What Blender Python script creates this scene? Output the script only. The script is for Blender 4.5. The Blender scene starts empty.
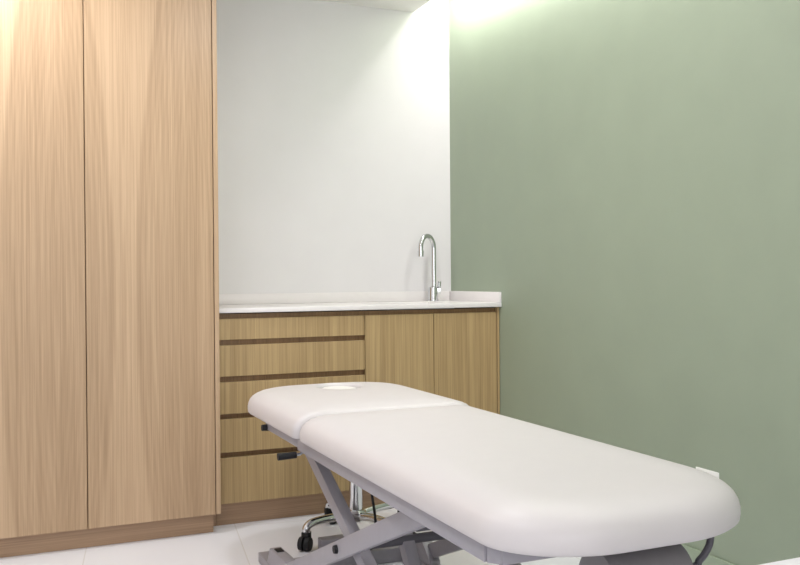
import bpy, bmesh, math, random
from mathutils import Vector, Matrix
random.seed(7)
sc = bpy.context.scene
col = sc.collection
PI = math.pi

# ------------------------------------------------------------------ materials
def srgb(r, g, b):
    f = lambda c: (c/255/12.92) if c/255 <= .04045 else ((c/255+.055)/1.055)**2.4
    return (f(r), f(g), f(b), 1)

def mat(name, color, rough=.5, metal=0, spec=.5, coat=0):
    m = bpy.data.materials.new(name); m.use_nodes = True
    b = m.node_tree.nodes['Principled BSDF']
    b.inputs['Base Color'].default_value = color
    b.inputs['Roughness'].default_value = rough
    b.inputs['Metallic'].default_value = metal
    b.inputs['Specular IOR Level'].default_value = spec
    b.inputs['Coat Weight'].default_value = coat
    return m

def N(nt, t, **kw):
    n = nt.nodes.new(t)
    for k, v in kw.items():
        setattr(n, k, v)
    return n

def noisy(name, color, rough=.5, amount=.03, scale=40, bump=0, bscale=200, metal=0, spec=.5):
    """plain colour with a slight procedural mottling and optional fine bump"""
    m = mat(name, color, rough, metal, spec); nt = m.node_tree
    b = nt.nodes['Principled BSDF']
    tc = N(nt, 'ShaderNodeTexCoord'); nz = N(nt, 'ShaderNodeTexNoise')
    nz.inputs['Scale'].default_value = scale; nz.inputs['Detail'].default_value = 4
    nt.links.new(tc.outputs['Object'], nz.inputs['Vector'])
    r = N(nt, 'ShaderNodeValToRGB')
    r.color_ramp.elements[0].position = .3; r.color_ramp.elements[1].position = .7
    r.color_ramp.elements[0].color = tuple(c*(1-amount) for c in color[:3]) + (1,)
    r.color_ramp.elements[1].color = tuple(min(1, c*(1+amount)) for c in color[:3]) + (1,)
    nt.links.new(nz.outputs['Fac'], r.inputs['Fac']); nt.links.new(r.outputs['Color'], b.inputs['Base Color'])
    if bump:
        n2 = N(nt, 'ShaderNodeTexNoise'); n2.inputs['Scale'].default_value = bscale
        bp = N(nt, 'ShaderNodeBump'); bp.inputs['Strength'].default_value = bump; bp.inputs['Distance'].default_value = .001
        nt.links.new(tc.outputs['Object'], n2.inputs['Vector'])
        nt.links.new(n2.outputs['Fac'], bp.inputs['Height']); nt.links.new(bp.outputs['Normal'], b.inputs['Normal'])
    return m

def wood(name, c_light, c_dark, fig=.35, centre=0., width=.48, horizontal=False, rough=.42):
    """oak veneer, grain along Z (or X): fine pores + strips + broad book-matched figure"""
    m = mat(name, c_light, rough); nt = m.node_tree; L = nt.links.new
    b = nt.nodes['Principled BSDF']
    tc = N(nt, 'ShaderNodeTexCoord')
    src = tc.outputs['Object']
    if horizontal:
        mp0 = N(nt, 'ShaderNodeMapping'); mp0.inputs['Rotation'].default_value = (0, PI/2, 0)
        L(src, mp0.inputs['Vector']); src = mp0.outputs['Vector']
    def noise(sx, sz, detail=3, rough_=.6):
        mp = N(nt, 'ShaderNodeMapping'); mp.inputs['Scale'].default_value = (sx, sx, sz)
        nz = N(nt, 'ShaderNodeTexNoise'); nz.inputs['Scale'].default_value = 1
        nz.inputs['Detail'].default_value = detail; nz.inputs['Roughness'].default_value = rough_
        L(src, mp.inputs['Vector']); L(mp.outputs['Vector'], nz.inputs['Vector'])
        return nz.outputs['Fac']
    def math_(op, a, b_=None, c=None):
        n = N(nt, 'ShaderNodeMath', operation=op)
        for i, v in enumerate((a, b_, c)):
            if v is None: continue
            if isinstance(v, (int, float)): n.inputs[i].default_value = v
            else: L(v, n.inputs[i])
        return n.outputs[0]
    pores = noise(230, 2.2, 3, .65)
    strips = noise(42, .35, 2)
    bands = noise(9, .35, 2)
    sx = N(nt, 'ShaderNodeSeparateXYZ'); L(src, sx.inputs[0])
    # cathedral figure: mirror about leaf centres, arches widen away from mid height
    u = math_('ABSOLUTE', math_('SUBTRACT', math_('FRACT', math_('MULTIPLY_ADD', sx.outputs['X'], 1/width, centre)), .5))
    wob = noise(3, .5, 2)
    zz = math_('SUBTRACT', sx.outputs['Z'], .95)
    arch = math_('MULTIPLY_ADD', math_('MULTIPLY', zz, zz), -.14, u)
    arch = math_('MULTIPLY_ADD', wob, .10, arch)
    rings = math_('MULTIPLY_ADD', math_('SINE', math_('MULTIPLY', arch, 150)), .5, .5)
    broad = N(nt, 'ShaderNodeMapRange'); broad.interpolation_type = 'SMOOTHSTEP'
    L(arch, broad.inputs['Value']); broad.inputs['From Min'].default_value = .13; broad.inputs['From Max'].default_value = .19
    f = math_('MULTIPLY', pores, .65)
    f = math_('MULTIPLY_ADD', strips, .26, f)
    f = math_('MULTIPLY_ADD', bands, .22, f)
    f = math_('MULTIPLY_ADD', math_('MULTIPLY', rings, broad.outputs[0]), fig*.08, f)
    f = math_('MULTIPLY_ADD', broad.outputs[0], fig*.14, f)
    rim = math_('MULTIPLY', broad.outputs[0], math_('SUBTRACT', 1, broad.outputs[0]))
    f = math_('MULTIPLY_ADD', rim, fig*.5, f)
    r = N(nt, 'ShaderNodeValToRGB')
    r.color_ramp.elements[0].position = .55; r.color_ramp.elements[1].position = 1.0
    r.color_ramp.elements[0].color = c_light; r.color_ramp.elements[1].color = c_dark
    mr = N(nt, 'ShaderNodeMapRange'); L(f, mr.inputs['Value']); mr.inputs['From Max'].default_value = .82
    L(mr.outputs[0], r.inputs['Fac']); L(r.outputs['Color'], b.inputs['Base Color'])
    bp = N(nt, 'ShaderNodeBump'); bp.inputs['Strength'].default_value = .12; bp.inputs['Distance'].default_value = .0006
    L(pores, bp.inputs['Height']); L(bp.outputs['Normal'], b.inputs['Normal'])
    return m

M = {}
M['wall_white'] = noisy('white wall paint', (.785, .768, .785, 1), .6, .012, 6, .05, 350)
M['wall_green'] = noisy('sage green wall paint', (.330, .392, .297, 1), .55, .025, 5, .08, 350)
M['ceiling'] = noisy('ceiling paint', (.92, .90, .88, 1), .7, .01, 6)
M['skirt_green'] = noisy('sage green skirting paint', (.32, .39, .295, 1), .35, .02, 5)
TL, TD = srgb(200, 170, 138), srgb(167, 138, 107)
M['oak_tall'] = wood('pale oak veneer', TL, TD, .68, .5 - (-1.551/.48) % 1, .48)
M['oak_tall_edge'] = wood('pale oak edge', srgb(198, 169, 138), srgb(168, 138, 107), .05)
M['oak_base'] = wood('honey oak veneer', srgb(189, 162, 118), srgb(142, 115, 77), .0, 0, .6)
M['oak_plinth'] = wood('oak plinth veneer', srgb(182, 150, 121), srgb(142, 113, 87), .0, 0, .6, True)
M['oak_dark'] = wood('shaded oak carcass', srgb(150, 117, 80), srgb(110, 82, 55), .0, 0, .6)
M['solid_white'] = noisy('white solid surface', (.83, .80, .80, 1), .28, .01, 30)
M['vinyl'] = noisy('cream white vinyl upholstery', (.655, .622, .635, 1), .42, .008, 20, .10, 900)
M['vinyl_white'] = noisy('white vinyl', (.90, .89, .88, 1), .4, .008, 20)
M['steel_grey'] = noisy('grey powder coated steel', srgb(158, 155, 163), .42, .02, 60, .05, 700)
M['steel_dark'] = noisy('dark grey steel', srgb(92, 90, 98), .5, .02, 60)
M['chrome'] = mat('polished chrome', (.70, .71, .73, 1), .08, 1)
M['rubber'] = noisy('black rubber', (.012, .012, .014, 1), .55, .1, 60, spec=.3)
M['paper'] = noisy('white paper', (.85, .85, .82, 1), .8, .01, 60)
M['grey_paper'] = noisy('grey paper roll', srgb(128, 125, 128), .75, .03, 60)
M['desk'] = noisy('white laminate', (.80, .79, .83, 1), .35, .01, 20)

def floor_material():
    m = mat('white floor tile', (.80, .79, .80, 1), .22); nt = m.node_tree; L = nt.links.new
    b = nt.nodes['Principled BSDF']
    tc = N(nt, 'ShaderNodeTexCoord'); sx = N(nt, 'ShaderNodeSeparateXYZ'); L(tc.outputs['Object'], sx.inputs[0])
    def line(cx_, cy_, off):                # joint lines of the slightly turned tile grid
        p_ = N(nt, 'ShaderNodeMath', operation='MULTIPLY'); L(sx.outputs['X'], p_.inputs[0]); p_.inputs[1].default_value = cx_/.559
        q_ = N(nt, 'ShaderNodeMath', operation='MULTIPLY_ADD'); L(sx.outputs['Y'], q_.inputs[0]); q_.inputs[1].default_value = cy_/.559
        L(p_.outputs[0], q_.inputs[2])
        a = N(nt, 'ShaderNodeMath', operation='ADD'); L(q_.outputs[0], a.inputs[0]); a.inputs[1].default_value = .5-off/.559
        fr = N(nt, 'ShaderNodeMath', operation='FRACT'); L(a.outputs[0], fr.inputs[0])
        s = N(nt, 'ShaderNodeMath', operation='SUBTRACT'); L(fr.outputs[0], s.inputs[0]); s.inputs[1].default_value = .5
        ab = N(nt, 'ShaderNodeMath', operation='ABSOLUTE'); L(s.outputs[0], ab.inputs[0])
        lt = N(nt, 'ShaderNodeMath', operation='LESS_THAN'); L(ab.outputs[0], lt.inputs[0]); lt.inputs[1].default_value = .004
        return lt.outputs[0]
    mx = N(nt, 'ShaderNodeMath', operation='MAXIMUM')
    ct, st = math.cos(math.radians(7.3)), math.sin(math.radians(7.3))
    L(line(ct, -st, -1.154), mx.inputs[0]); L(line(st, ct, -.64), mx.inputs[1])
    nz = N(nt, 'ShaderNodeTexNoise'); nz.inputs['Scale'].default_value = 3; L(tc.outputs['Object'], nz.inputs['Vector'])
    base = N(nt, 'ShaderNodeMixRGB'); base.inputs[1].default_value = (.90, .905, .965, 1); base.inputs[2].default_value = (.915, .92, .98, 1)
    L(nz.outputs['Fac'], base.inputs[0])
    mix = N(nt, 'ShaderNodeMixRGB'); mix.inputs[2].default_value = (.80, .79, .81, 1)
    L(mx.outputs[0], mix.inputs[0]); L(base.outputs[0], mix.inputs[1]); L(mix.outputs[0], b.inputs['Base Color'])
    return m
M['floor'] = floor_material()

def emission(name, color, strength):
    m = bpy.data.materials.new(name); m.use_nodes = True; nt = m.node_tree
    nt.nodes.clear(); e = nt.nodes.new('ShaderNodeEmission'); o = nt.nodes.new('ShaderNodeOutputMaterial')
    e.inputs[0].default_value = color; e.inputs[1].default_value = strength
    nt.links.new(e.outputs[0], o.inputs[0]); return m

# ------------------------------------------------------------------ mesh helpers (world coordinates)
def box(bm, x0, x1, y0, y1, z0, z1, bev=0, seg=2):
    vs = [bm.verts.new((x, y, z)) for z in (z0, z1) for y in (y0, y1) for x in (x0, x1)]
    fs = [bm.faces.new([vs[i] for i in f]) for f in
          ((0, 2, 3, 1), (4, 5, 7, 6), (0, 1, 5, 4), (2, 6, 7, 3), (0, 4, 6, 2), (1, 3, 7, 5))]
    if bev:
        es = list({e for f in fs for e in f.edges})
        bmesh.ops.bevel(bm, geom=es, offset=bev, segments=seg, affect='EDGES', profile=.5)
    return bm

def bar(bm, a, b, w, h, up=(1, 0, 0), bev=.003):
    """rectangular tube from a to b; w along 'up' axis, h across"""
    a, b = Vector(a), Vector(b); d = (b-a).normalized()
    u = (Vector(up) - d*Vector(up).dot(d)).normalized(); v = d.cross(u)
    vs = [bm.verts.new(p + u*w/2*su + v*h/2*sv) for p in (a, b) for su, sv in ((-1, -1), (1, -1), (1, 1), (-1, 1))]
    fs = [bm.faces.new([vs[i] for i in f]) for f in
          ((3, 2, 1, 0), (4, 5, 6, 7), (0, 1, 5, 4), (1, 2, 6, 5), (2, 3, 7, 6), (3, 0, 4, 7))]
    if bev:
        bmesh.ops.bevel(bm, geom=list({e for f in fs for e in f.edges}), offset=bev, segments=2, affect='EDGES', profile=.5)
    return bm

def cyl(bm, a, b, r, r2=None, n=24, cap=True):
    a, b = Vector(a), Vector(b); r2 = r if r2 is None else r2
    d = (b-a).normalized(); u = d.orthogonal().normalized(); v = d.cross(u)
    r1s = [bm.verts.new(a + (u*math.cos(t)+v*math.sin(t))*r) for t in [2*PI*i/n for i in range(n)]]
    r2s = [bm.verts.new(b + (u*math.cos(t)+v*math.sin(t))*r2) for t in [2*PI*i/n for i in range(n)]]
    for i in range(n):
        bm.faces.new((r1s[i], r1s[(i+1) % n], r2s[(i+1) % n], r2s[i]))
    if cap:
        bm.faces.new(r1s[::-1]); bm.faces.new(r2s)
    return bm

def tube(bm, pts, r, n=14, cap=True):
    """swept tube; r a number or a list"""
    pts = [Vector(p) for p in pts]; rr = r if isinstance(r, (list, tuple)) else [r]*len(pts)
    rings = []; u = None
    for i, p in enumerate(pts):
        d = (pts[min(i+1, len(pts)-1)] - pts[max(i-1, 0)]).normalized()
        u = d.orthogonal().normalized() if u is None else (u - d*u.dot(d)).normalized()
        v = d.cross(u)
        rings.append([bm.verts.new(p + (u*math.cos(t)+v*math.sin(t))*rr[i]) for t in [2*PI*k/n for k in range(n)]])
    for a, b in zip(rings, rings[1:]):
        for k in range(n):
            bm.faces.new((a[k], a[(k+1) % n], b[(k+1) % n], b[k]))
    if cap:
        bm.faces.new(rings[0][::-1]); bm.faces.new(rings[-1])
    return bm

def smooth_path(ctrl, n=8):
    """Catmull-Rom through control points"""
    c = [Vector(p) for p in ctrl]; c = [c[0]*2-c[1]] + c + [c[-1]*2-c[-2]]
    out = []
    for i in range(1, len(c)-2):
        for k in range(n):
            t = k/n; p0, p1, p2, p3 = c[i-1:i+3]
            out.append(.5*((2*p1)+(p2-p0)*t+(2*p0-5*p1+4*p2-p3)*t*t+(3*p1-p0-3*p2+p3)*t**3))
    out.append(c[-2]); return out

def lathe(bm, cx, cy, prof, n=40):
    rings = []
    for r, z in prof:
        if r < 1e-6: rings.append([bm.verts.new((cx, cy, z))])
        else: rings.append([bm.verts.new((cx+r*math.cos(2*PI*k/n), cy+r*math.sin(2*PI*k/n), z)) for k in range(n)])
    for a, b in zip(rings, rings[1:]):
        for k in range(n):
            k2 = (k+1) % n
            q = [a[k % len(a)], a[k2 % len(a)], b[k2 % len(b)], b[k % len(b)]]
            q = list(dict.fromkeys(q))
            if len(q) > 2: bm.faces.new(q)
    return bm

def B(): return bmesh.new()

def obj(name, bm, m, parent=None, smooth=True, loc=None, angle=35):
    """link ONE mesh object; bm is in world coordinates, origin goes to loc (or the parent's origin)"""
    o_loc = Vector(loc) if loc is not None else (parent.get('_o') and Vector(parent['_o']) if parent else Vector((0, 0, 0)))
    if o_loc is None: o_loc = Vector((0, 0, 0))
    bmesh.ops.recalc_face_normals(bm, faces=bm.faces[:])
    bm.transform(Matrix.Translation(-o_loc))
    me = bpy.data.meshes.new(name); bm.to_mesh(me); bm.free()
    o = bpy.data.objects.new(name, me); col.objects.link(o)
    me.materials.append(m)
    if smooth:
        for p in me.polygons: p.use_smooth = True
        me.set_sharp_from_angle(angle=math.radians(angle))
    p_loc = Vector(parent['_o']) if parent else Vector((0, 0, 0))
    if parent: o.parent = parent
    o.location = o_loc - p_loc
    o['_o'] = tuple(o_loc)
    return o

def thing(name, label, cat, loc, group=None):
    o = bpy.data.objects.new(name, None); col.objects.link(o)
    o.empty_display_size = .1; o.location = loc; o['_o'] = tuple(loc)
    return tag(o, label, cat, group)

def tag(o, label, cat, group=None):
    o['label'] = label; o['category'] = cat
    if group: o['group'] = group
    return o

def struct(name, bm, m, **kw):
    o = obj(name, bm, m, **kw); o['kind'] = 'structure'; return o

# ------------------------------------------------------------------ room
XL, YB, ZC, XS = -2.76, -5.2, 2.32, -.201
T = .12
struct('floor', box(B(), XL-T, T, YB-T, T, -.1, 0), M['floor'])
struct('wall_back', box(B(), XL-T, T, 0, T, 0, 2.62), M['wall_white'])
struct('wall_right', box(B(), 0, T, YB-T, 0, 0, 2.62), M['wall_green'])
struct('wall_left', box(B(), XL-T, XL, YB-T, 0, 0, 2.62), M['wall_white'])
struct('wall_front', box(B(), XL, 0, YB-T, YB, 0, 2.62), M['wall_white'])
bm = B()                                   # dropped ceiling stops short of the green wall: a light slot
box(bm, XL, XS, YB, 0, ZC, ZC+.03)
box(bm, XS-.22, XS-.20, YB, 0, ZC+.03, 2.5)
box(bm, XS-.22, 0, YB, 0, 2.5, 2.53)
struct('ceiling', bm, M['ceiling'])
bm = B(); box(bm, -.009, 0, YB, -.52, 0, .103, .003, 2)
struct('baseboard_right', bm, M['skirt_green'])

# ------------------------------------------------------------------ tall oak cabinet
TY, TXR = -.567, -1.30
DY = -.492
t = thing('tall_cabinet', 'tall pale oak cabinet with flat full height doors left of the counter', 'cabinet', (-2.02, -.29, 0))
bm = B(); box(bm, XL+.004, TXR-.022, TY+.024, -.004, .078, 2.31)
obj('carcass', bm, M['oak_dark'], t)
bm = B(); box(bm, TXR-.018, TXR, TY, -.004, .078, 2.312, .001, 1)
obj('side_panel', bm, M['oak_tall_edge'], t)
for x0, x1 in ((XL+.004, -2.2735), (-2.2705, -1.7930), (-1.7900, -1.3210)):
    bm = B(); box(bm, x0, x1, TY, TY+.02, .078, 2.312, .0012, 1)
    obj('door', bm, M['oak_tall'], t)
bm = B(); box(bm, XL+.004, TXR-.022, TY+.038, -.004, 0, .077, .001, 1); box(bm, TXR-.0221, TXR+.0055, DY+.045, -.004, 0, .077, 0)
obj('plinth', bm, M['oak_plinth'], t)

# ------------------------------------------------------------------ base cabinets
DY = -.492
def base_panels(t, x0, x1, side_r):
    bm = B()
    box(bm, x0, x0+.016, DY+.022, -.004, .092, .855); box(bm, x1-.016, x1, DY+.022, -.004, .092, .855)
    box(bm, x0+.016, x1-.016, -.016, -.004, .092, .855)
    box(bm, x0+.016, x1-.016, DY+.022, -.016, .092, .108)
    return bm
t = thing('drawer_cabinet', 'honey oak base cabinet with five wide drawers beside the tall cabinet', 'cabinet', (-.98, -.25, 0))
XD0, XD1 = -1.294, -.6615
bm = base_panels(t, XD0, XD1, False)
drz = [(.837, .752), (.730, .605), (.582, .454), (.434, .300), (.279, .095)]
edges = [.858] + [v for d in drz for v in d]
for k in range(5):                          # finger-pull rails set back in every gap
    top = edges[2*k]; bot = edges[2*k+1]
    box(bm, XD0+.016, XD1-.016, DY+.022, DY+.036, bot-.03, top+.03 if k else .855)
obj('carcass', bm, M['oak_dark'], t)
for zt, zb in drz:
    bm = B(); box(bm, XD0+.002, XD1-.001, DY, DY+.019, zb, zt, .0012, 1)
    obj('drawer_front', bm, M['oak_base'], t)
bm = B(); box(bm, XD0, XD1, DY+.045, DY+.063, 0, .0915, .001, 1)
obj('plinth', bm, M['oak_plinth'], t)

t = thing('sink_cabinet', 'honey oak base cabinet with two plain doors under the basin tap', 'cabinet', (-.33, -.25, 0))
XK0, XK1 = -.6605, -.002
bm = base_panels(t, XK0, XK1, True)
box(bm, XK0+.016, XK1-.016, DY+.022, DY+.036, .80, .855)
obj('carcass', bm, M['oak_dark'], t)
for x0, x1 in ((XK0+.001, -.3368), (-.3342, -.0165)):
    bm = B(); box(bm, x0, x1, DY, DY+.019, .095, .837, .0012, 1)
    obj('door', bm, M['oak_base'], t)
bm = B(); box(bm, -.0135, XK1, DY, DY+.0215, .092, .858, .001, 1)
obj('end_panel', bm, M['oak_base'], t)
bm = B(); box(bm, XK0, XK1, DY+.045, DY+.063, 0, .0915, .001, 1)
obj('plinth', bm, M['oak_plinth'], t)

# ------------------------------------------------------------------ worktop with upstands, sink, tap
CT = .88; CY = -.512
SX0, SX1, SY0, SY1 = -.56, -.20, -.43, -.15
t = thing('worktop', 'white solid worktop with low upstands on the oak base cabinets', 'worktop', (-.65, -.25, .86))
bm = B()                                    # slab around the sink cut-out
xs = [-1.298, SX0, SX1, -.001]; ys = [CY, SY0, SY1, -.001]
gv = {}
for k, z in enumerate((.8605, CT)):
    for i, x in enumerate(xs):
        for j, y in enumerate(ys): gv[i, j, k] = bm.verts.new((x, y, z))
for i in range(3):
    for j in range(3):
        if (i, j) == (1, 1): continue
        for k in (0, 1):
            bm.faces.new([gv[a, b_, k] for a, b_ in ((i, j), (i+1, j), (i+1, j+1), (i, j+1))])
for i in range(3):
    for j in (0, 3): bm.faces.new([gv[i, j, 0], gv[i+1, j, 0], gv[i+1, j, 1], gv[i, j, 1]])
    for q in (0, 3): bm.faces.new([gv[q, i, 0], gv[q, i+1, 0], gv[q, i+1, 1], gv[q, i, 1]])
for a, b_ in (((1, 1), (2, 1)), ((2, 1), (2, 2)), ((2, 2), (1, 2)), ((1, 2), (1, 1))):
    bm.faces.new([gv[a + (0,)], gv[b_ + (0,)], gv[b_ + (1,)], gv[a + (1,)]])
bmesh.ops.recalc_face_normals(bm, faces=bm.faces[:])
es = [e for e in bm.edges if len(e.link_faces) == 2 and abs(e.link_faces[0].normal.dot(e.link_faces[1].normal)) < .1]
bmesh.ops.bevel(bm, geom=es, offset=.0015, segments=2, affect='EDGES', profile=.5)
obj('slab', bm, M['solid_white'], t)
bm = B(); box(bm, -1.298, -.014, -.013, -.001, CT+.0002, CT+.048, .0015)
obj('upstand', bm, M['solid_white'], t)
bm = B(); box(bm, -.013, -.001, CY, -.001, CT+.0002, CT+.048, .0015)
obj('upstand', bm, M['solid_white'], t)

t = thing('sink', 'small white undermount basin set in the worktop before the tap', 'sink', (-.38, -.29, .74))
bm = B()
def ring(ins, z, r=.05, n=10):
    x0, x1, y0, y1 = SX0+ins, SX1-ins, SY0+ins, SY1-ins; out = []
    for cx, cy, a0 in ((x1-r, y1-r, 0), (x0+r, y1-r, PI/2), (x0+r, y0+r, PI), (x1-r, y0+r, 1.5*PI)):
        for k in range(n+1):
            a = a0+PI/2*k/n; out.append(bm.verts.new((cx+r*math.cos(a), cy+r*math.sin(a), z)))
    return out
R_ = [ring(-.012, .860), ring(.003, .860), ring(.005, .80), ring(.02, .752), ring(.06, .742, .03), ]
R_ += [ring(.06, .736, .03), ring(.016, .746), ring(-.002, .80), ring(-.004, .853), ring(-.012, .853)]
for a, b_ in zip(R_, R_[1:]+R_[:1]):
    if a is R_[4]: continue
    for k in range(len(a)): bm.faces.new((a[k], a[(k+1) % len(a)], b_[(k+1) % len(a)], b_[k]))
bm.faces.new(R_[4]); bm.faces.new(R_[5])
obj('basin', bm, M['solid_white'], t)
bm = B(); lathe(bm, -.38, -.29, [(0, .7425), (.03, .7425), (.034, .7445), (.026, .7445), (.022, .743), (0, .743)], 24)
obj('drain', bm, M['chrome'], t)

FX, FY = -.137, -.085
t = thing('tap', 'chrome gooseneck tap standing on the white worktop near the green wall', 'tap', (FX, FY, CT))
bm = B(); lathe(bm, FX-.005, FY, [(0, CT+.0005), (.026, CT+.0005), (.027, CT+.004), (.0255, CT+.009), (.0245, CT+.05), (.0225, CT+.068), (.012, CT+.072), (0, CT+.072)], 32)
obj('body', bm, M['chrome'], t)
dx, dy = -.88, -.47; rr_ = .053
pts = [(FX, FY, CT+.07), (FX, FY, CT+.15), (FX, FY, CT+.25)]
for k in range(0, 15):
    a = PI*k/14*1.02
    s = rr_*(1-math.cos(a)); z = CT+.262+rr_*1.1*math.sin(a)
    pts.append((FX+dx*s, FY+dy*s, z))
e_ = Vector(pts[-1]); pts.append(tuple(e_+Vector((0, 0, -.02))))
bm = tube(B(), pts, .0122, 18)
sp = obj('spout', bm, M['chrome'], t)
bm = cyl(B(), e_+Vector((0, 0, -.012)), e_+Vector((0, 0, -.04)), .015, .014)
obj('nozzle', bm, M['chrome'], sp)
bm = B(); cyl(bm, (FX+.008, FY-.004, CT+.05), (FX+.030, FY-.013, CT+.05), .0155, .0145)
bar(bm, (FX+.022, FY-.010, CT+.05), (FX+.025, FY-.012, CT+.098), .013, .016, (1, 0, 0), .003)
obj('lever', bm, M['chrome'], t)

# ------------------------------------------------------------------ treatment couch
BX0, BX1 = -1.293, -.695; BXC = (BX0+BX1)/2
YS = -1.562                                   # joint between head and main cushions
YH, YF = -.808, -2.806
ZB = .530
t = thing('treatment_couch', 'cream white two section treatment couch on a grey scissor lift frame', 'couch', (BXC, -1.85, 0))

def sdf(x, y, x0, x1, y0, y1, rc):
    """rounded rectangle; rc = corner radii (rx, ry) for the y1 end and y0 end as superellipse corners"""
    cx = (x0+x1)/2
    rx, ry = rc['far'] if y > (y0+y1)/2 else rc['near'] if x > cx else rc.get('near_l', rc['near'])
    px = abs(x-cx); hx = (x1-x0)/2
    py = (y-y1) if y > (y0+y1)/2 else (y0-y)
    ax = px-(hx-rx); ay = py+ry
    if ax > 0 and ay > 0:
        k = (abs(ax/rx)**rc.get('p', 2.2)+abs(ay/ry)**rc.get('p', 2.2))**(1/rc.get('p', 2.2))
        return (k-1)*min(rx, ry)
    return max(px-hx, py)

def cushion(x0, x1, y0, y1, rc, zb, th, hole=None, crown=.006, n=220):
    bm = B(); cx = (x0+x1)/2
    hc = Vector((hole[0], hole[1])) if hole else Vector((cx, (y0+y1)/2))
    # directions: even spacing along the outline
    per = []
    for k in range(4000):
        a = 2*PI*k/4000; d = Vector((math.cos(a), math.sin(a))); lo, hi = 0, 3
        for _ in range(30):
            mid = (lo+hi)/2
            if sdf(*(hc+d*mid), x0, x1, y0, y1, rc) > 0: hi = mid
            else: lo = mid
        per.append((a, hc+d*lo))
    L = [0]
    for i in range(1, len(per)): L.append(L[-1]+(per[i][1]-per[i-1][1]).length)
    tot = L[-1]+(per[0][1]-per[-1][1]).length; angs = []; j = 0
    for k in range(n):
        while j < len(L)-1 and L[j+1] <= tot*k/n: j += 1
        angs.append(per[j])
    outline = [p for a, p in angs]
    def inset(ins):
        """outline shrunk by ins, found along the same rays from the centre"""
        sh = lambda r: (max(r[0]-ins, .003), max(r[1]-ins, .003))
        rc2 = dict(rc, far=sh(rc['far']), near=sh(rc['near']), near_l=sh(rc.get('near_l', rc['near']))); out = []
        for k in range(n):
            d = (outline[k]-hc).normalized(); lo, hi = 0, 3
            for _ in range(30):
                mid = (lo+hi)/2
                if sdf(*(hc+d*mid), x0+ins, x1-ins, y0+ins*rc.get('k0', 1), y1-ins*rc.get('k1', 1), rc2) > 0: hi = mid
                else: lo = mid
            out.append(hc+d*lo)
        return out
    prof = [(.030, 0), (.005, .0005), (.0012, .004), (0, .013), (0, .025), (.003, .038), (.009, .050), (.019, .0605), (.033, .069), (.052, .0765), (.076, .0815), (.104, .084)]
    if hole: prof = [(i_*.8, z_) for i_, z_ in prof]
    s = th/.085
    rings = []
    for ins, z in prof:
        last = inset(ins)
        rings.append([bm.verts.new((*last[k], zb+z*s)) for k in range(n)])
    ztop = zb+.084*s
    if hole:
        hr = []
        for k in range(n):
            d = (last[k]-hc).normalized()
            e = 1/math.sqrt((d.x/hole[2])**2+(d.y/hole[3])**2)
            hr.append((hc, d, e))
        for f in (.35, .7, .88):
            rings.append([bm.verts.new((*(last[k].lerp(hc+hr[k][1]*(hr[k][2]+.016), f)), ztop+crown*.5)) for k in range(n)])
        for off, dz in ((.016, .002), (.008, 0), (.002, -.006), (0, -.016), (.0, -th+.002)):
            rings.append([bm.verts.new((*(hc+hr[k][1]*(hr[k][2]+off)), ztop+dz+crown*.3)) for k in range(n)])
        rings.append(rings[0])
    else:
        for f in (.85, .6, .3, .1):
            rings.append([bm.verts.new((hc.x+(last[k].x-hc.x)*f, hc.y+(last[k].y-hc.y)*f, ztop+crown*(1-f*f))) for k in range(n)])
    for a, b_ in zip(rings, rings[1:]):
        for k in range(n): bm.faces.new((a[k], a[(k+1) % n], b_[(k+1) % n], b_[k]))
    if not hole:
        bm.faces.new(rings[-1]); bm.faces.new(rings[0][::-1])
    return bm

HX, HY = -.962, -1.006
head = obj('head_cushion', cushion(BX0-.002, BX1+.012, YS+.001, YH, {'far': (.25, .23), 'near': (.10, .085), 'near_l': (.04, .04), 'p': 2.3, 'k0': .35}, ZB, .076, (HX, HY, .074, .085), .003),
           M['vinyl'], t, angle=60)
bm = B(); lathe(bm, HX, HY, [(0, .545), (.05, .545), (.062, .552), (.0655, .566), (.0645, .592), (.058, .5985), (.04, .6005), (0, .601)], 48)
for v in bm.verts: v.co.y = HY+(v.co.y-HY)*1.25
o = obj('face_hole_plug', bm, M['vinyl_white'], head, angle=60); o['label'] = 'brighter white plug filling the face hole'
obj('main_cushion', cushion(BX0, BX1, YF, YS-.001, {'far': (.045, .045), 'near': (.265, .25), 'near_l': (.20, .15), 'p': 2.0, 'k1': .35}, ZB, .075, crown=.003), M['vinyl'], t, angle=60)

RX0, RX1 = -1.282, -.740
bm = B()                                      # main frame of rectangular tube under the cushions
YFE = -2.685
for x in (RX0+.0125, RX1-.0125):
    sgn = 1 if x < BXC else -1
    box(bm, x-.0125, x+.0125, YFE+.03, YS+.02, .497, .530, .002)
box(bm, RX0+.02, RX1-.02, YFE, YFE+.025, .497, .530, .002)
for x in (RX0, RX1):                          # mitred foot corners
    s = 1 if x < BXC else -1
    bar(bm, (x+s*.0125, YFE+.034, .5135), (x+s*.03, YFE+.0125, .5135), .033, .025, (0, 0, 1), .002)
box(bm, RX0+.025, RX1-.025, YS-.02, YS+.01, .499, .528, .002)
box(bm, RX0+.025, RX1-.025, -2.36, -2.32, .499, .528, .002)
obj('main_frame', bm, M['steel_grey'], t)
bm = B()
for x in (RX0+.012, RX1-.012):
    box(bm, x-.010, x+.010, YS+.021, -1.18, .503, .530, .002)
box(bm, RX0+.022, RX1-.022, -1.205, -1.182, .503, .529, .002)
obj('head_frame', bm, M['steel_grey'], t)
bm = B(); cyl(bm, (RX0+.020, -1.195, .510), (RX0+.010, -1.195, .510), .008); cyl(bm, (RX0+.010, -1.195, .510), (RX0-.015, -1.195, .510), .0115, .010)
o = obj('knob', bm, M['rubber'], t); o['label'] = 'small black knob on the head rail'
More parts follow.
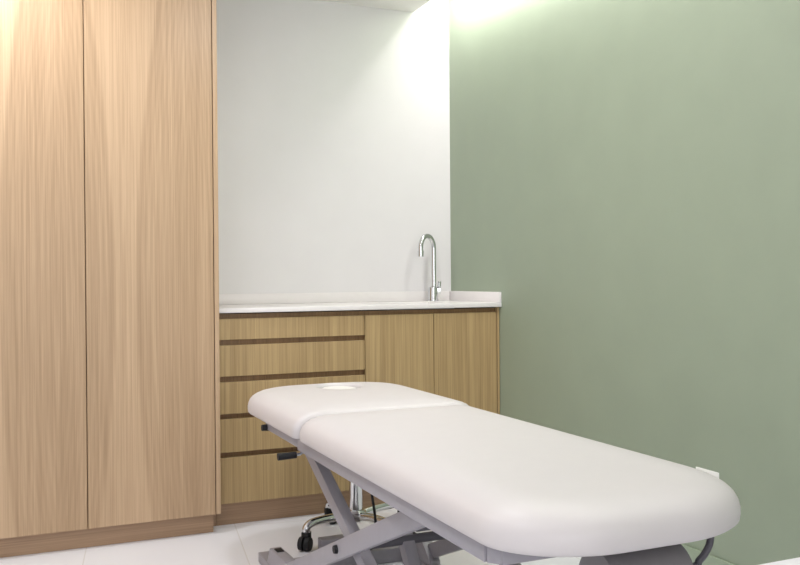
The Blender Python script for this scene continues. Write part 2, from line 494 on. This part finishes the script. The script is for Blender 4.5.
bm = tube(B(), smooth_path([(RX0+.020, -1.54, .500), (RX0+.017, -1.54, .491), (RX0+.008, -1.54, .485), (RX0-.012, -1.54, .4835)]), .0045, 12)
lv = obj('release_lever', bm, M['chrome'], t)
bm = B(); cyl(bm, (RX0-.003, -1.54, .4835), (RX0-.058, -1.54, .482), .0095, .0105); 
o = obj('grip', bm, M['rubber'], lv); o['label'] = 'black grip of the release lever'

PV = Vector((0, -1.80, .278))                # scissor pivot in the YZ plane
def arm(x, a, b, w=.022, h=.05, name='scissor_arm'):
    bm = bar(B(), (x, *a), (x, *b), w, h, (1, 0, 0), .003)
    return obj(name, bm, M['steel_grey'], t)
A0, A1 = (-1.29, .060), (-2.34, .503)
B0, B1 = (-1.335, .485), (-2.215, .076)
XA, XB_ = -1.243, -1.189
for s in (1, -1):
    xa = XA if s > 0 else 2*BXC-XA; xb = XB_ if s > 0 else 2*BXC-XB_
    arm(xa, A0, A1, .022, .049)
    arm(xb, B0, B1, .034, .042)
    bm = cyl(B(), (xa-s*.011, *PV.yz), (xa-s*.02, *PV.yz), .012, .0105, 20)
    o = obj('pivot_bolt', bm, M['rubber'], t); o['label'] = 'black pivot bolt cap'
obj('cross_tube', cyl(B(), (XA+.012, *PV.yz), (2*BXC-XA-.012, *PV.yz), .013), M['steel_dark'], t)
obj('cross_tube', box(B(), XA+.012, 2*BXC-XA-.012, -2.26, -2.22, .44, .475, .002), M['steel_dark'], t)
obj('cross_tube', box(B(), XB_+.018, 2*BXC-XB_-.018, -1.40, -1.37, .445, .475, .002), M['steel_dark'], t)
bm = bar(B(), (-1.050, -1.765, .31), (-1.050, -1.975, .03), .036, .038, (1, 0, 0), .003)
obj('lift_actuator', bm, M['steel_grey'], t)
bm = B()                                      # floor base
for x in (-1.231, 2*BXC+1.231):
    box(bm, x-.024, x+.024, -2.52, -.97, .002, .036, .002)
box(bm, -1.21, 2*BXC+1.21, -1.172, -1.125, .002, .05, .002)
box(bm, -1.21, 2*BXC+1.21, -2.40, -2.30, .002, .04, .002)
box(bm, -1.21, 2*BXC+1.21, -2.0, -1.95, .002, .04, .002)
box(bm, -1.022, 2*BXC+1.225, -.975, -.927, .002, .048, .002)

obj('base_frame', bm, M['steel_grey'], t)
for s in (1, -1):                             # wedge shaped ears that carry the lower arm ends
    bm = B(); x0 = -1.2535 if s > 0 else 2*BXC+1.2145
    prof = [(-1.08, .003), (-1.08, .036), (-1.118, .092), (-1.30, .098), (-1.36, .05), (-1.36, .003)]
    va = [bm.verts.new((x0, y, z)) for y, z in prof]; vb = [bm.verts.new((x0+.039, y, z)) for y, z in prof]
    n_ = len(prof)
    fs = [bm.faces.new(va), bm.faces.new(vb[::-1])] + [bm.faces.new((va[i], va[(i+1) % n_], vb[(i+1) % n_], vb[i])) for i in range(n_)]
    bmesh.ops.bevel(bm, geom=bm.edges[:], offset=.003, segments=2, affect='EDGES', profile=.5)
    br = obj('pivot_bracket', bm, M['steel_grey'], t)
    bm = B(); box(bm, x0+.008, x0+.032, -1.185, -1.145, .0925, .0965, .001)
    o = obj('hole_patch', bm, M['rubber'], br)  # black patch painting the dark inside of a hole in the bracket top
bm = tube(B(), smooth_path([(-.975, -1.34, .50), (-.966, -1.315, .37), (-.957, -1.3, .296), (-.94, -1.29, .20), (-.92, -1.25, .10), (-.905, -1.16, .054)]), .0045, 10)
o = obj('power_cable', bm, M['rubber'], t); o['label'] = 'thin black cable hanging under the couch'
RY, RZ = -2.655, .425                         # roll holder under the foot end
hk = smooth_path([(-.772, RY, .515), (-.775, RY, .472), (-.785, RY, .452), (-.803, RY, .436), (-.83, RY, RZ), (-1.03, RY, RZ)], 8)
o = obj('roll_holder', tube(B(), hk, .007, 12), M['steel_dark'], t); o['label'] = 'dark curved tube hook under the foot end'
o = obj('tag', box(B(), -.6965, -.6940, -2.595, -2.528, .560, .5855, .001), M['paper'], t); o['label'] = 'small white tag on the far edge'

# paper roll hanging under the foot end
bm = B(); cyl(bm, (-1.045, RY, RZ), (-.866, RY, RZ), .06, n=40)
for f in list(bm.faces):
    if len(f.verts) > 4: bm.faces.remove(f)
cyl(bm, (-1.045, RY, RZ), (-.866, RY, RZ), .02, n=40, cap=False)
vs = bm.verts[:]
for a0, b0 in ((0, 80), (40, 120)):
    for k in range(40): bm.faces.new((vs[a0+k], vs[a0+(k+1) % 40], vs[b0+(k+1) % 40], vs[b0+k]))
o = tag(obj('paper_roll', bm, M['grey_paper'], None, loc=(-.955, RY, RZ)), 'grey roll of couch paper held under the foot end of the couch', 'paper roll')

# ------------------------------------------------------------------ stool
SXc, SYc = -.84, -.84
t = thing('stool', 'chrome based wheeled stool tucked under the head of the couch', 'stool', (SXc, SYc, 0))
bm = lathe(B(), SXc, SYc, [(0, .068), (.036, .068), (.04, .075), (.04, .102), (.034, .110), (0, .110)], 32)
obj('hub', bm, M['chrome'], t)
bm = lathe(B(), SXc, SYc, [(0, .105), (.026, .105), (.026, .30), (.023, .304), (.014, .306), (.014, .395), (0, .395)], 32)
obj('column', bm, M['chrome'], t)
bm = lathe(B(), SXc, SYc, [(0, .395), (.05, .395), (.16, .40), (.172, .408), (.176, .425), (.172, .445), (.155, .458), (0, .464)], 48)
o = obj('seat', bm, M['rubber'], t)
a0 = math.radians(196)
for k in range(4):
    a = math.radians((197, 286, 16, 98)[k]); c, s = math.cos(a), math.sin(a)
    P_ = lambda r, z: (SXc+c*r, SYc+s*r, z)
    bm = tube(B(), smooth_path([P_(.03, .088), P_(.10, .097), (P_(.17, .098)), P_(.207, .094), P_(.226, .083), P_(.230, .066)], 8), .0155, 16)
    lg = obj('leg', bm, M['chrome'], t)
    bm = B(); w = a+[.55, -1.0, .5, -1.7][k]; wc, ws = math.cos(w), math.sin(w)
    ox, oy = SXc+c*.229, SYc+s*.229
    cx, cy = ox+wc*.012, oy+ws*.012
    for side in (-1, 1):
        ax = Vector((-ws, wc, 0)); p = Vector((cx, cy, .0265))+ax*side*.004
        q = p+ax*side*.017
        cyl(bm, p, q, .0262, .024, 28)
    box(bm, -.015, .015, -.015, .015, .03, .069, .004)
    hv = [v for v in bm.verts if abs(v.co.x) < .016 and abs(v.co.y) < .016]
    bmesh.ops.transform(bm, matrix=Matrix.Translation((ox, oy, 0)) @ Matrix.Rotation(w, 4, 'Z'), verts=hv)
    o = obj('castor', bm, M['rubber'], lg)

# ------------------------------------------------------------------ white desk in the foreground right
DX0, DX1, DY1, DY0, DZ = -1.375, -.016, -3.339, -3.95, .705
t = thing('desk', 'white desk top corner against the green wall in the foreground', 'desk', ((DX0+DX1)/2, (DY0+DY1)/2, 0))
obj('desk_top', box(B(), DX0, DX1, DY0, DY1, DZ-.03, DZ, .002), M['desk'], t)
for x in (DX0+.03, DX1-.055):
    obj('side_panel', box(B(), x, x+.025, DY0+.03, DY1-.03, 0, DZ-.0302, .001), M['desk'], t)
obj('back_panel', box(B(), DX0+.056, DX1-.056, DY1-.06, DY1-.04, .3, DZ-.0302, .001), M['desk'], t)

# ------------------------------------------------------------------ lights (ceiling downlights, added front fill, LED slot)
def area(name, loc, size, power, color=(1, 1, 1), shape='DISK', sy=None, rot=(0, 0, 0), spread=180):
    l = bpy.data.lights.new(name, 'AREA'); l.shape = shape; l.size = size
    if sy: l.size_y = sy
    l.energy = power; l.color = color; l.spread = math.radians(spread)
    o = bpy.data.objects.new(name, l); col.objects.link(o); o.location = loc; o.rotation_euler = rot
    return o
LIGHTS = [('downlight', (-2.15, -.98, ZC-.01), .16, 12.2, (1, 1, 1), 'DISK'),
          ('downlight', (-1.15, -1.5, ZC-.01), .16, 8.9, (1, 1, 1), 'DISK'),
          ('downlight', (-2.15, -2.7, ZC-.01), .16, 7.7, (1, 1, 1), 'DISK'),
          ('slot_led', (XS/2, -1.40, 2.435), .18, 26, (1, .975, .93), 'RECTANGLE', 2.6, (0, math.radians(-42), 0)),
          ('front_fill', (-1.5, YB+.02, 1.35), 1.9, 29.5, (1, 1, 1), 'RECTANGLE', 1.7, (PI/2, 0, 0))]  # last one is an added fill behind the camera; no window is built there
for l_ in LIGHTS:
    area(*l_)

w = bpy.data.worlds.new('World'); sc.world = w; w.use_nodes = True
w.node_tree.nodes['Background'].inputs[0].default_value = (1, 1, 1, 1)
w.node_tree.nodes['Background'].inputs[1].default_value = .3

# ------------------------------------------------------------------ camera
f, yaw, pitch, roll, H, cx, cy = 880.03, -.4104, -.00433, -.00782, .99224, -2.02306, -4.0009
a = -yaw
fw = Vector((math.sin(a)*math.cos(pitch), math.cos(a)*math.cos(pitch), math.sin(pitch)))
rt = Vector((math.cos(a), -math.sin(a), 0)); up = rt.cross(fw)
c, s = math.cos(roll), math.sin(roll)
r2 = c*rt+s*up; u2 = -s*rt+c*up
cam = bpy.data.cameras.new('camera'); cam.sensor_fit = 'HORIZONTAL'; cam.sensor_width = 36
cam.lens = 36*f/800; cam.clip_start = .02
co = bpy.data.objects.new('camera', cam); col.objects.link(co)
m3 = Matrix((r2, u2, -fw)).transposed()
co.matrix_world = Matrix.Translation((cx, cy, H)) @ m3.to_4x4()
sc.camera = co

for o in sc.objects:
    if '_o' in o: del o['_o']
vs_ = sc.view_settings
sc.display_settings.display_device = 'sRGB'
vs_.view_transform = 'Standard'; vs_.look = 'None'; vs_.gamma = 1; vs_.use_curve_mapping = False
vs_.exposure = 0
